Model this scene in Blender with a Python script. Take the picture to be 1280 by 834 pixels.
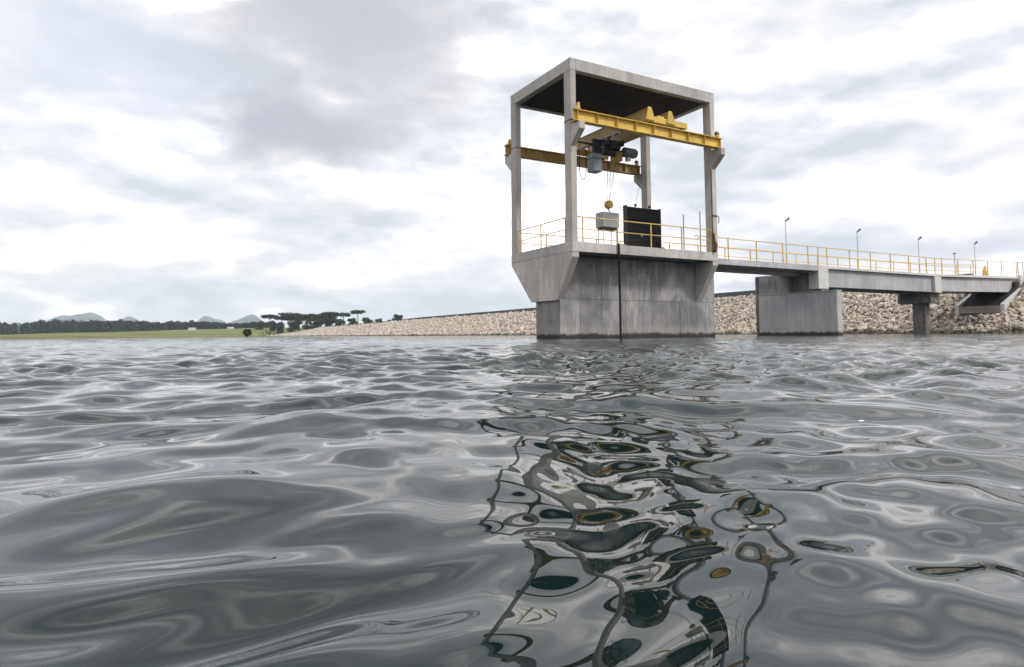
import bpy, bmesh, math, random
import numpy as np
from mathutils import Vector, Matrix
random.seed(7)
rng = np.random.default_rng(11)
for o in list(bpy.data.objects): bpy.data.objects.remove(o)
scene = bpy.context.scene
C = scene.collection
R = math.radians

# ------------------------------------------------------------------ camera
CAM = Vector((-15.03, -21.25, 0.225))
YAW, PITCH, ROLL, FPX, PY = 1.0502, 0.0622, -0.0081, 801.3, 369.0   # fit to the 1280 x 834 photograph
fw = Vector((math.cos(YAW)*math.cos(PITCH), math.sin(YAW)*math.cos(PITCH), math.sin(PITCH)))
rt0 = Vector((math.sin(YAW), -math.cos(YAW), 0)); up0 = rt0.cross(fw)
rt = rt0*math.cos(ROLL) + up0*math.sin(ROLL); up = -rt0*math.sin(ROLL) + up0*math.cos(ROLL)
cam_d = bpy.data.cameras.new('camera'); cam = bpy.data.objects.new('camera', cam_d); C.objects.link(cam)
M = Matrix(((rt.x, up.x, -fw.x, CAM.x), (rt.y, up.y, -fw.y, CAM.y), (rt.z, up.z, -fw.z, CAM.z), (0, 0, 0, 1)))
cam.matrix_world = M
cam_d.sensor_width = 36; cam_d.lens = FPX/1280*36; cam_d.shift_y = -49.2/1280
cam_d.clip_start = 0.02; cam_d.clip_end = 30000
scene.camera = cam

def ray(px, py=421.0):
    return fw + rt*((px-640)/FPX) - up*((py-PY)/FPX)
def spot(px, depth):
    """ground position seen in photograph column px at a given distance"""
    v = CAM + ray(px)*depth
    return v.x, v.y
def hor(px):                       # image row of the horizon at column px
    return 424.1 - 0.0081*px
def height(px, py, depth):
    return CAM.z + depth*(hor(px)-py)/FPX

# ------------------------------------------------------------------ sky, sun, exposure
SUN_EL, SUN_AZ = R(44), math.atan2(-1.0, 0.75)      # direction towards the sun in the XY plane
world = bpy.data.worlds.new("World"); scene.world = world; world.use_nodes = True
def build_world():
    nt = world.node_tree; nt.nodes.clear(); N = nt.nodes.new; L = nt.links.new
    out = N('ShaderNodeOutputWorld'); bg = N('ShaderNodeBackground'); L(bg.outputs[0], out.inputs[0])
    bg.inputs[1].default_value = 0.1
    sky = N('ShaderNodeTexSky'); sky.sky_type = 'NISHITA'; sky.sun_disc = False
    sky.sun_elevation = SUN_EL; sky.sun_rotation = math.pi/2 - SUN_AZ
    tc = N('ShaderNodeTexCoord'); d = tc.outputs['Generated']
    def vmath(op, a, b=None):
        n = N('ShaderNodeVectorMath'); n.operation = op
        for i, v in enumerate((a, b)):
            if v is None: continue
            if isinstance(v, (tuple, list, Vector)): n.inputs[i].default_value = tuple(v)
            else: L(v, n.inputs[i])
        return n
    def math_(op, a, b=None, clamp=False):
        n = N('ShaderNodeMath'); n.operation = op; n.use_clamp = clamp
        for i, v in enumerate((a, b)):
            if v is None: continue
            if isinstance(v, (int, float)): n.inputs[i].default_value = v
            else: L(v, n.inputs[i])
        return n.outputs[0]
    sep = N('ShaderNodeSeparateXYZ'); L(d, sep.inputs[0])
    z = math_('MAXIMUM', sep.outputs[2], 0.0)
    k = math_('DIVIDE', 1.0, math_('ADD', z, 0.30))
    sc = N('ShaderNodeVectorMath'); sc.operation = 'SCALE'; L(d, sc.inputs[0]); L(k, sc.inputs[3])
    def noise(scale, detail, rough, dist, off):
        n = N('ShaderNodeTexNoise'); n.inputs['Scale'].default_value = scale; n.inputs['Detail'].default_value = detail
        n.inputs['Roughness'].default_value = rough; n.inputs['Distortion'].default_value = dist
        L(vmath('ADD', sc.outputs[0], off).outputs[0], n.inputs['Vector']); return n.outputs[0]
    n1 = noise(1.9, 6, 0.5, 0.3, (3.1, 1.7, 0.4))
    # puffs: the difference of two samples, one above the other, gives bright tops over grey bases
    def puff(sc_, dz, detail, off, squash):
        mp = N('ShaderNodeVectorMath'); mp.operation = 'MULTIPLY'; L(d, mp.inputs[0]); mp.inputs[1].default_value = (sc_, sc_, sc_*squash)
        v0 = vmath('ADD', mp.outputs[0], off).outputs[0]; o_ = []
        for t in (0.0, dz):
            n = N('ShaderNodeTexNoise'); n.inputs['Scale'].default_value = 1; n.inputs['Detail'].default_value = detail
            n.inputs['Roughness'].default_value = 0.5; n.inputs['Distortion'].default_value = 0.15
            L(vmath('ADD', v0, (0, 0, t)).outputs[0], n.inputs['Vector']); o_.append(n.outputs[0])
        return math_('SUBTRACT', o_[0], o_[1]), o_[0]
    p1, q1 = puff(4.2, 0.42, 6, (1.7, 8.1, 2.2), 2.3)
    p2, q2 = puff(11.0, 0.45, 6, (5.7, 3.1, 9.2), 2.6)
    f = math_('ADD', math_('MULTIPLY', n1, 0.55), math_('MULTIPLY', q1, 0.45))
    f = math_('ADD', f, math_('ADD', math_('MULTIPLY', p1, 0.60), math_('MULTIPLY', p2, 0.36)))
    # warped direction, for the big cloud masses that are in view
    nv = N('ShaderNodeTexNoise'); nv.inputs['Scale'].default_value = 3.2; nv.inputs['Detail'].default_value = 6; nv.inputs['Roughness'].default_value = 0.55
    L(d, nv.inputs['Vector'])
    wv = vmath('SUBTRACT', nv.outputs['Color'], (0.5, 0.5, 0.5))
    ws = N('ShaderNodeVectorMath'); ws.operation = 'SCALE'; L(wv.outputs[0], ws.inputs[0]); ws.inputs[3].default_value = 0.26
    dw = vmath('ADD', d, ws.outputs[0]).outputs[0]
    def blob(px, py, rx, ry, inner=0.25):
        """soft elliptical cloud mass centred on a direction; radii in radians"""
        c = ray(px, py).normalized()
        e1 = Vector((c.y, -c.x, 0)).normalized(); e2 = e1.cross(c)*-1
        df = vmath('SUBTRACT', dw, c).outputs[0]
        a = math_('DIVIDE', vmath('DOT_PRODUCT', df, e1).outputs['Value'], rx)
        b = math_('DIVIDE', vmath('DOT_PRODUCT', df, e2).outputs['Value'], ry)
        cc = math_('MULTIPLY', vmath('DOT_PRODUCT', df, c).outputs['Value'], 1.5)
        r = math_('SQRT', math_('ADD', math_('ADD', math_('MULTIPLY', a, a), math_('MULTIPLY', b, b)), math_('MULTIPLY', cc, cc)))
        m = N('ShaderNodeMapRange'); m.interpolation_type = 'SMOOTHSTEP'
        m.inputs['From Min'].default_value = 1.25; m.inputs['From Max'].default_value = inner
        m.inputs['To Min'].default_value = 0; m.inputs['To Max'].default_value = 1
        L(r, m.inputs['Value']); return m.outputs[0]
    ramp = N('ShaderNodeValToRGB'); L(f, ramp.inputs[0])
    el = ramp.color_ramp.elements
    el[0].position = 0.33; el[0].color = (0.615, 0.65, 0.70, 1)
    el[1].position = 0.545; el[1].color = (1.02, 0.985, 0.99, 1)
    e = el.new(0.45); e.color = (0.82, 0.835, 0.87, 1)
    e = el.new(0.66); e.color = (1.75, 1.69, 1.66, 1)
    col = ramp.outputs[0]
    def mixc(fac, a, b, blend='MIX'):
        m = N('ShaderNodeMix'); m.data_type = 'RGBA'; m.blend_type = blend
        L(fac, m.inputs[0])
        for i, v in ((6, a), (7, b)):
            if isinstance(v, tuple): m.inputs[i].default_value = v
            else: L(v, m.inputs[i])
        return m.outputs[2]
    for (px, py, rx, ry, amt, c) in DARKS:
        fac = math_('MULTIPLY', blob(px, py, rx, ry), amt)
        col = mixc(fac, col, c)
    scl = N('ShaderNodeVectorMath'); scl.operation = 'SCALE'; L(col, scl.inputs[0]); scl.inputs[3].default_value = 9.1
    # thin places where the clear sky shows through the overcast
    blue = math_('MULTIPLY', blob(165, 95, 0.17, 0.12), 0.34)
    fin = mixc(blue, scl.outputs[0], sky.outputs[0])
    thin = N('ShaderNodeMapRange'); L(n1, thin.inputs['Value'])
    thin.inputs['From Min'].default_value = 0.66; thin.inputs['From Max'].default_value = 0.8; thin.inputs['To Max'].default_value = 0.25
    fin = mixc(thin.outputs[0], fin, sky.outputs[0])
    L(fin, bg.inputs[0])
DARKS = [(110, 70, 0.20, 0.13, 0.7, (0.98, 0.98, 1.01, 1)),
         (430, 10, 0.19, 0.13, 0.9, (0.50, 0.51, 0.56, 1)),
         (375, 165, 0.15, 0.065, 0.95, (0.47, 0.485, 0.54, 1)),
         (500, 90, 0.11, 0.11, 0.8, (0.52, 0.53, 0.58, 1)),
         (420, 280, 0.11, 0.022, 0.55, (0.62, 0.63, 0.68, 1)),
         (255, 335, 0.11, 0.018, 0.5, (0.66, 0.67, 0.71, 1)),
         (370, 352, 0.09, 0.016, 0.5, (0.66, 0.67, 0.71, 1)),
         (60, 320, 0.14, 0.025, 0.45, (0.68, 0.70, 0.75, 1)),
         (60, 355, 0.12, 0.014, 0.4, (0.66, 0.68, 0.73, 1)),
         (900, 50, 0.24, 0.08, 0.5, (0.68, 0.70, 0.74, 1)),
         (1180, 160, 0.12, 0.04, 0.4, (0.72, 0.73, 0.76, 1)),
         (1190, 300, 0.13, 0.03, 0.6, (0.66, 0.68, 0.75, 1)),
         (920, 352, 0.09, 0.02, 0.75, (0.50, 0.54, 0.63, 1)),
         (5, 125, 0.08, 0.04, 0.55, (0.64, 0.67, 0.73, 1))]
build_world()
sd = bpy.data.lights.new('sun', 'SUN'); sd.energy = 2.1; sd.angle = R(9); sd.color = (1.0, 0.965, 0.92)
sun = bpy.data.objects.new('sun', sd); C.objects.link(sun)
sv = Vector((math.cos(SUN_AZ)*math.cos(SUN_EL), math.sin(SUN_AZ)*math.cos(SUN_EL), math.sin(SUN_EL)))
sun.rotation_euler = sv.to_track_quat('Z', 'Y').to_euler(); sun.location = (0, 0, 60)
scene.view_settings.view_transform = 'Standard'; scene.view_settings.look = 'None'
scene.view_settings.gamma = 1; scene.view_settings.exposure = 0.36; scene.view_settings.use_curve_mapping = False
scene.render.engine = 'CYCLES'
scene.cycles.max_bounces = 8; scene.cycles.volume_bounces = 1

# ------------------------------------------------------------------ materials
class MatB:
    def __init__(s, name, rough=0.8, spec=0.3, metal=0.0):
        s.m = bpy.data.materials.new(name); s.m.use_nodes = True; s.nt = s.m.node_tree
        s.p = s.nt.nodes['Principled BSDF']; s.p.inputs['Roughness'].default_value = rough
        s.p.inputs['Specular IOR Level'].default_value = spec; s.p.inputs['Metallic'].default_value = metal
        s.geo = s.N('ShaderNodeNewGeometry'); s.oi = s.N('ShaderNodeObjectInfo')
        s.pos = s.geo.outputs['Position']
    def N(s, t): return s.nt.nodes.new(t)
    def L(s, a, b): s.nt.links.new(a, b)
    def scaled(s, v, coord=None):
        n = s.N('ShaderNodeVectorMath'); n.operation = 'MULTIPLY'; s.L(coord or s.pos, n.inputs[0]); n.inputs[1].default_value = v
        return n.outputs[0]
    def noise(s, v, detail=4, rough=0.55, dist=0.0, coord=None):
        n = s.N('ShaderNodeTexNoise'); n.inputs['Scale'].default_value = 1; n.inputs['Detail'].default_value = detail
        n.inputs['Roughness'].default_value = rough; n.inputs['Distortion'].default_value = dist
        s.L(s.scaled(v if isinstance(v, tuple) else (v, v, v), coord), n.inputs['Vector']); return n.outputs[0]
    def rng(s, v, a, b, c=0.0, d=1.0, smooth=True):
        n = s.N('ShaderNodeMapRange'); n.inputs['From Min'].default_value = a; n.inputs['From Max'].default_value = b
        n.inputs['To Min'].default_value = c; n.inputs['To Max'].default_value = d
        if smooth: n.interpolation_type = 'SMOOTHSTEP'
        s.L(v, n.inputs['Value']); return n.outputs[0]
    def mix(s, fac, a, b, blend='MIX'):
        n = s.N('ShaderNodeMix'); n.data_type = 'RGBA'; n.blend_type = blend
        for i, v in ((0, fac), (6, a), (7, b)):
            if isinstance(v, (int, float)): n.inputs[i].default_value = v
            elif isinstance(v, tuple): n.inputs[i].default_value = v if len(v) == 4 else v+(1,)
            else: s.L(v, n.inputs[i])
        return n.outputs[2]
    def mul(s, a, b, op='MULTIPLY'):
        n = s.N('ShaderNodeMath'); n.operation = op
        for i, v in ((0, a), (1, b)):
            if isinstance(v, (int, float)): n.inputs[i].default_value = v
            else: s.L(v, n.inputs[i])
        return n.outputs[0]
    def z(s):
        n = s.N('ShaderNodeSeparateXYZ'); s.L(s.pos, n.inputs[0]); return n.outputs[2]
    def col(s, c):
        if isinstance(c, tuple): s.p.inputs['Base Color'].default_value = c if len(c) == 4 else c+(1,)
        else: s.L(c, s.p.inputs['Base Color'])
    def bump(s, h, strength=0.3, dist=0.01):
        n = s.N('ShaderNodeBump'); n.inputs['Strength'].default_value = strength; n.inputs['Distance'].default_value = dist
        s.L(h, n.inputs['Height']); s.L(n.outputs[0], s.p.inputs['Normal'])

def concrete(name, base, dark, warm, stain=1.0, water=False, mould_shade=0.0, tint=0.34):
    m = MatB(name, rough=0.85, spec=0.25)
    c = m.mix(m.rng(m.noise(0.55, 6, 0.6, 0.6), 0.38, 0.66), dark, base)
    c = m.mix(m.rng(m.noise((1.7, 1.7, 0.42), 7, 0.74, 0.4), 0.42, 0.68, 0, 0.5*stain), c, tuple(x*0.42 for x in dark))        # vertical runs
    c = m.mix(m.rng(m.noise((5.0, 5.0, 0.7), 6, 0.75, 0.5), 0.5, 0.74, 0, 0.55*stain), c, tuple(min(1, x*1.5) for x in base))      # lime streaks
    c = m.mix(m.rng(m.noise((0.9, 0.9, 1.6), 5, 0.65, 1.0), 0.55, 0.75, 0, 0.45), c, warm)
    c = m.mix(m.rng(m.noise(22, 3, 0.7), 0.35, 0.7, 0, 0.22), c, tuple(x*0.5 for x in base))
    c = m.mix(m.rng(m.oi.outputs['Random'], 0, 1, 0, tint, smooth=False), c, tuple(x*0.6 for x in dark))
    if mould_shade:
        c = m.mix(m.rng(m.noise((1.2, 1.2, 0.6), 6, 0.7, 1.5), 0.3, 0.6, mould_shade*0.6, mould_shade), c, (0.028, 0.024, 0.022))  # near-black mix: mould plus painted underside shade
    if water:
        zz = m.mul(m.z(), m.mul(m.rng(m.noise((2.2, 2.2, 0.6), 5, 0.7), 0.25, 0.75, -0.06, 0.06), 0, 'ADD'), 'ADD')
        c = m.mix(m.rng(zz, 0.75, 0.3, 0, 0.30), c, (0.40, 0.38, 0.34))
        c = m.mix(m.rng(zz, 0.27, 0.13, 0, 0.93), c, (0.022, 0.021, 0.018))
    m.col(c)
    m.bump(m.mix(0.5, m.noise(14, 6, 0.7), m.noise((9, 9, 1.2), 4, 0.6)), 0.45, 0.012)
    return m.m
def paint(name, base, rust, amt=0.35, rough=0.45):
    m = MatB(name, rough=rough, spec=0.4)
    c = m.mix(m.rng(m.noise(1.4, 5, 0.6), 0.3, 0.7), tuple(x*0.72 for x in base), base)
    c = m.mix(m.rng(m.noise((9, 9, 3), 6, 0.7, 0.6), 0.6, 0.72, 0, amt), c, rust)
    c = m.mix(m.rng(m.oi.outputs['Random'], 0, 1, 0, 0.16, smooth=False), c, rust)
    m.col(c); m.bump(m.noise(40, 3), 0.15, 0.004); return m.m
def flat(name, base, rough=0.6, metal=0.0, var=0.35):
    m = MatB(name, rough=rough, metal=metal)
    m.col(m.mix(m.rng(m.noise(4, 5, 0.65), 0.3, 0.7, 0, var), base, tuple(x*0.45 for x in base))); return m.m

MAT = {
 'concrete': concrete('weathered_concrete', (0.60, 0.56, 0.515), (0.45, 0.42, 0.39), (0.48, 0.41, 0.35), 0.8),
 'pier': concrete('pier_concrete', (0.42, 0.405, 0.395), (0.20, 0.20, 0.205), (0.33, 0.265, 0.225), 1.3, water=True, tint=0.55),
 'fascia': concrete('fascia_concrete', (0.60, 0.57, 0.535), (0.44, 0.42, 0.40), (0.46, 0.39, 0.33), 0.8),
 'soffit': concrete('mould_shade_concrete', (0.12, 0.105, 0.095), (0.06, 0.052, 0.048), (0.10, 0.065, 0.05), 1.0, mould_shade=0.85),  # mouldy underside, colour darkened further to paint in the shade
 'cavity_shade': flat('cavity_shade_concrete', (0.022, 0.02, 0.02), 0.95),  # near-black colour painting the deep shade under the bridge end
 'bridge': concrete('bridge_concrete', (0.55, 0.545, 0.55), (0.42, 0.42, 0.43), (0.42, 0.39, 0.36), 0.7, water=True),
 'white': concrete('pale_concrete', (0.74, 0.73, 0.71), (0.60, 0.59, 0.57), (0.56, 0.52, 0.46), 0.5),
 'cap': concrete('stained_cap_concrete', (0.25, 0.235, 0.22), (0.10, 0.095, 0.09), (0.26, 0.18, 0.13), 1.4),
 'sill': concrete('sill_concrete', (0.42, 0.38, 0.35), (0.30, 0.27, 0.25), (0.40, 0.24, 0.17), 1.0),
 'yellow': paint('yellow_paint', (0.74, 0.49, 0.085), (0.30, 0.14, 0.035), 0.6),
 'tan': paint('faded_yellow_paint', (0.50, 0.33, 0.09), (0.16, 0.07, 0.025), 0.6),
 'rail': paint('railing_paint', (0.74, 0.50, 0.12), (0.42, 0.26, 0.12), 0.4),
 'hook': paint('hook_paint', (0.52, 0.30, 0.05), (0.1, 0.05, 0.02), 0.5),
 'black': flat('black_steel', (0.004, 0.004, 0.005), 0.75),
 'dark': flat('dark_machinery', (0.03, 0.028, 0.027), 0.5),
 'grey': paint('grey_machine_paint', (0.26, 0.29, 0.315), (0.12, 0.11, 0.1), 0.3),
 'motor': paint('motor_paint', (0.13, 0.15, 0.165), (0.05, 0.045, 0.04), 0.4),
 'boxgrey': paint('box_paint', (0.36, 0.365, 0.36), (0.22, 0.24, 0.2), 0.4),
 'cable': flat('steel_rope', (0.16, 0.12, 0.11), 0.6),
 'galv': flat('galvanised_steel', (0.42, 0.42, 0.44), 0.6, 0.1),
 'red': paint('red_paint', (0.20, 0.045, 0.03), (0.15, 0.04, 0.02), 0.4),
 'bark': flat('bark', (0.06, 0.05, 0.045), 0.9),
 'road': flat('crest_gravel', (0.22, 0.20, 0.18), 0.95),
 'lens': flat('lamp_glass', (0.6, 0.6, 0.58), 0.3, 0, 0.1),
 'lip': flat('dark_kerb', (0.105, 0.11, 0.12), 0.85),
 'foam': flat('white_feather', (0.75, 0.74, 0.70), 0.8, 0, 0.1),
}
def leafmat(name, a, b):
    m = MatB(name, rough=0.7, spec=0.2)
    c = m.mix(m.geo.outputs['Random Per Island'], a, b)
    m.col(m.mix(m.rng(m.noise(0.35, 3), 0.35, 0.65, 0, 0.5), c, tuple(x*0.55 for x in a))); return m.m
MAT['leaf'] = leafmat('leaf_dark', (0.018, 0.034, 0.016), (0.05, 0.075, 0.03))
MAT['leaf2'] = leafmat('leaf_green', (0.03, 0.065, 0.018), (0.085, 0.13, 0.04))
MAT['wood'] = leafmat('leaf_wood', (0.010, 0.022, 0.018), (0.026, 0.042, 0.032))
def rockmat():
    m = MatB('riprap_stone', rough=0.9, spec=0.2)
    r = m.N('ShaderNodeValToRGB'); s_ = m.mul(m.geo.outputs['Random Per Island'], m.oi.outputs['Random'], 'ADD')
    fr = m.mul(s_, 1.0, 'FRACT') if False else m.N('ShaderNodeMath')
    fr.operation = 'FRACT'; m.L(s_, fr.inputs[0]); m.L(fr.outputs[0], r.inputs[0])
    e = r.color_ramp.elements; e[0].position = 0; e[0].color = (0.26, 0.225, 0.185, 1); e[1].position = 1; e[1].color = (0.70, 0.645, 0.60, 1)
    for p, c in ((0.2, (0.60, 0.55, 0.48, 1)), (0.4, (0.52, 0.44, 0.355, 1)), (0.55, (0.64, 0.55, 0.42, 1)), (0.7, (0.46, 0.41, 0.38, 1)), (0.85, (0.66, 0.60, 0.545, 1))):
        q = e.new(p); q.color = c
    c = m.mix(m.rng(m.noise(3.5, 5, 0.65), 0.35, 0.7, 0, 0.4), r.outputs[0], (0.30, 0.245, 0.20))
    zz = m.mul(m.z(), m.rng(m.noise(0.8, 4, 0.6), 0.2, 0.8, -0.25, 0.25), 'ADD')
    c = m.mix(m.rng(zz, 0.42, 0.16, 0, 0.82), c, (0.05, 0.045, 0.025))
    m.col(c); m.bump(m.noise(6, 5, 0.7), 0.5, 0.03); return m.m
MAT['rock'] = rockmat()
def soil():
    m = MatB('slope_gravel', rough=1.0, spec=0.1)
    m.col(m.mix(m.rng(m.noise(2.5, 6, 0.7), 0.35, 0.65), (0.12, 0.10, 0.085), (0.30, 0.25, 0.21))); return m.m
MAT['soil'] = soil()
def grassmat():
    m = MatB('pasture', rough=1.0, spec=0.1)
    c = m.mix(m.rng(m.noise((0.02, 0.02, 0.02), 6, 0.7), 0.4, 0.6), (0.10, 0.125, 0.045), (0.20, 0.205, 0.095))
    c = m.mix(m.rng(m.noise(0.09, 6, 0.75), 0.5, 0.7, 0, 0.6), c, (0.26, 0.24, 0.12))
    c = m.mix(m.rng(m.noise(0.25, 6, 0.75), 0.55, 0.75, 0, 0.7), c, (0.05, 0.08, 0.02))
    zz = m.mul(m.z(), m.rng(m.noise(0.1, 4, 0.6), 0.2, 0.8, -0.12, 0.12), 'ADD')
    c = m.mix(m.rng(zz, 0.35, 0.1, 0, 0.9), c, (0.11, 0.09, 0.05))
    m.col(c); m.bump(m.noise(1.5, 5, 0.7), 0.7, 0.3); return m.m
MAT['grass'] = grassmat()
MAT['hill'] = leafmat('forest_hill', (0.02, 0.04, 0.035), (0.03, 0.05, 0.045))

# ------------------------------------------------------------------ mesh helpers
class MB:
    def __init__(s): s.v = []; s.f = []
    def add(s, vs, fs):
        n = len(s.v); s.v += [tuple(x) for x in vs]; s.f += [tuple(i+n for i in f) for f in fs]; return s
    def box(s, x0, x1, y0, y1, z0, z1):
        v = [(x0,y0,z0),(x1,y0,z0),(x1,y1,z0),(x0,y1,z0),(x0,y0,z1),(x1,y0,z1),(x1,y1,z1),(x0,y1,z1)]
        return s.add(v, [(0,3,2,1),(4,5,6,7),(0,1,5,4),(1,2,6,5),(2,3,7,6),(3,0,4,7)])
    def prism(s, poly, axis, a, b):
        """poly: 2D points; axis: 'x' -> (y,z), 'y' -> (x,z), 'z' -> (x,y)"""
        def P(q, t): return (t, q[0], q[1]) if axis == 'x' else (q[0], t, q[1]) if axis == 'y' else (q[0], q[1], t)
        n = len(poly); area = sum(poly[i][0]*poly[(i+1) % n][1]-poly[(i+1) % n][0]*poly[i][1] for i in range(n))
        if (area < 0) != (axis == 'y'): poly = poly[::-1]
        vs = [P(q, a) for q in poly] + [P(q, b) for q in poly]
        fs = [tuple(range(n-1, -1, -1)), tuple(range(n, 2*n))] + [(i, (i+1) % n, (i+1) % n+n, i+n) for i in range(n)]
        return s.add(vs, fs)
    def tube(s, pts, r, seg=8, r2=None):
        pts = [Vector(p) for p in pts]; n = len(pts); base = len(s.v); prev = None
        for i, p in enumerate(pts):
            t = (pts[min(i+1, n-1)]-pts[max(i-1, 0)]).normalized()
            if prev is None: a = t.orthogonal().normalized()
            else:
                a = prev - t*prev.dot(t); a = a.normalized() if a.length > 1e-6 else t.orthogonal().normalized()
            prev = a; b = t.cross(a); rr = r if r2 is None else r+(r2-r)*i/(n-1)
            for k in range(seg):
                an = 2*math.pi*k/seg; s.v.append(tuple(p+(a*math.cos(an)+b*math.sin(an))*rr))
        for i in range(n-1):
            for k in range(seg):
                k2 = (k+1) % seg; s.f.append((base+i*seg+k, base+i*seg+k2, base+(i+1)*seg+k2, base+(i+1)*seg+k))
        s.f.append(tuple(base+k for k in range(seg-1, -1, -1))); s.f.append(tuple(base+(n-1)*seg+k for k in range(seg)))
        return s
WL = {}
def put(o, parent, loc):
    WL[o.name] = Vector(loc)
    if parent is not None:
        o.parent = parent; o.location = Vector(loc)-WL[parent.name]
    else: o.location = loc
    return o
def part(name, mb, mat, parent=None, at=None, bevel=0.0, smooth=False, **tags):
    """mesh given in world coordinates; its origin goes to `at` (default: the parent's origin)"""
    at = Vector(at) if at is not None else (WL[parent.name] if parent is not None else Vector((0, 0, 0)))
    me = bpy.data.meshes.new(name)
    me.from_pydata([(x-at.x, y-at.y, z-at.z) for x, y, z in mb.v], [], mb.f)
    if bevel:
        bm = bmesh.new(); bm.from_mesh(me)
        bmesh.ops.bevel(bm, geom=[e for e in bm.edges], offset=bevel, segments=2, affect='EDGES', clamp_overlap=True)
        bm.to_mesh(me); bm.free()
    if smooth: me.polygons.foreach_set('use_smooth', [True]*len(me.polygons))
    me.materials.append(MAT[mat]); me.update()
    o = bpy.data.objects.new(name, me); C.objects.link(o); put(o, parent, at)
    for k_, v_ in tags.items(): o[k_] = v_
    return o
def thing(name, label, cat, loc, group=None):
    o = bpy.data.objects.new(name, None); C.objects.link(o); put(o, None, loc); o.empty_display_size = 0.3
    o['label'] = label; o['category'] = cat
    if group: o['group'] = group
    return o
def clone(o, parent, loc):
    c = o.copy(); C.objects.link(c); c.parent = None; put(c, parent, loc); return c
def clone_tree(root, loc):
    r = root.copy(); C.objects.link(r); r.location = loc; WL[r.name] = Vector(loc)
    for ch in list(root.children):
        c = ch.copy(); C.objects.link(c); c.parent = r
        for g in list(ch.children):
            d = g.copy(); C.objects.link(d); d.parent = c
    return r
def clip(poly, lo, hi):
    """clip a 2D polygon to lo <= first coordinate <= hi"""
    def cut(P, val, keep):
        out = []
        for i in range(len(P)):
            a, b = P[i], P[(i+1) % len(P)]; ia, ib = keep(a[0]-val), keep(b[0]-val)
            if ia: out.append(a)
            if ia != ib:
                t = (val-a[0])/(b[0]-a[0]); out.append((val, a[1]+t*(b[1]-a[1])))
        return out
    return cut(cut(poly, lo, lambda d: d >= 0), hi, lambda d: d <= 0)

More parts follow.
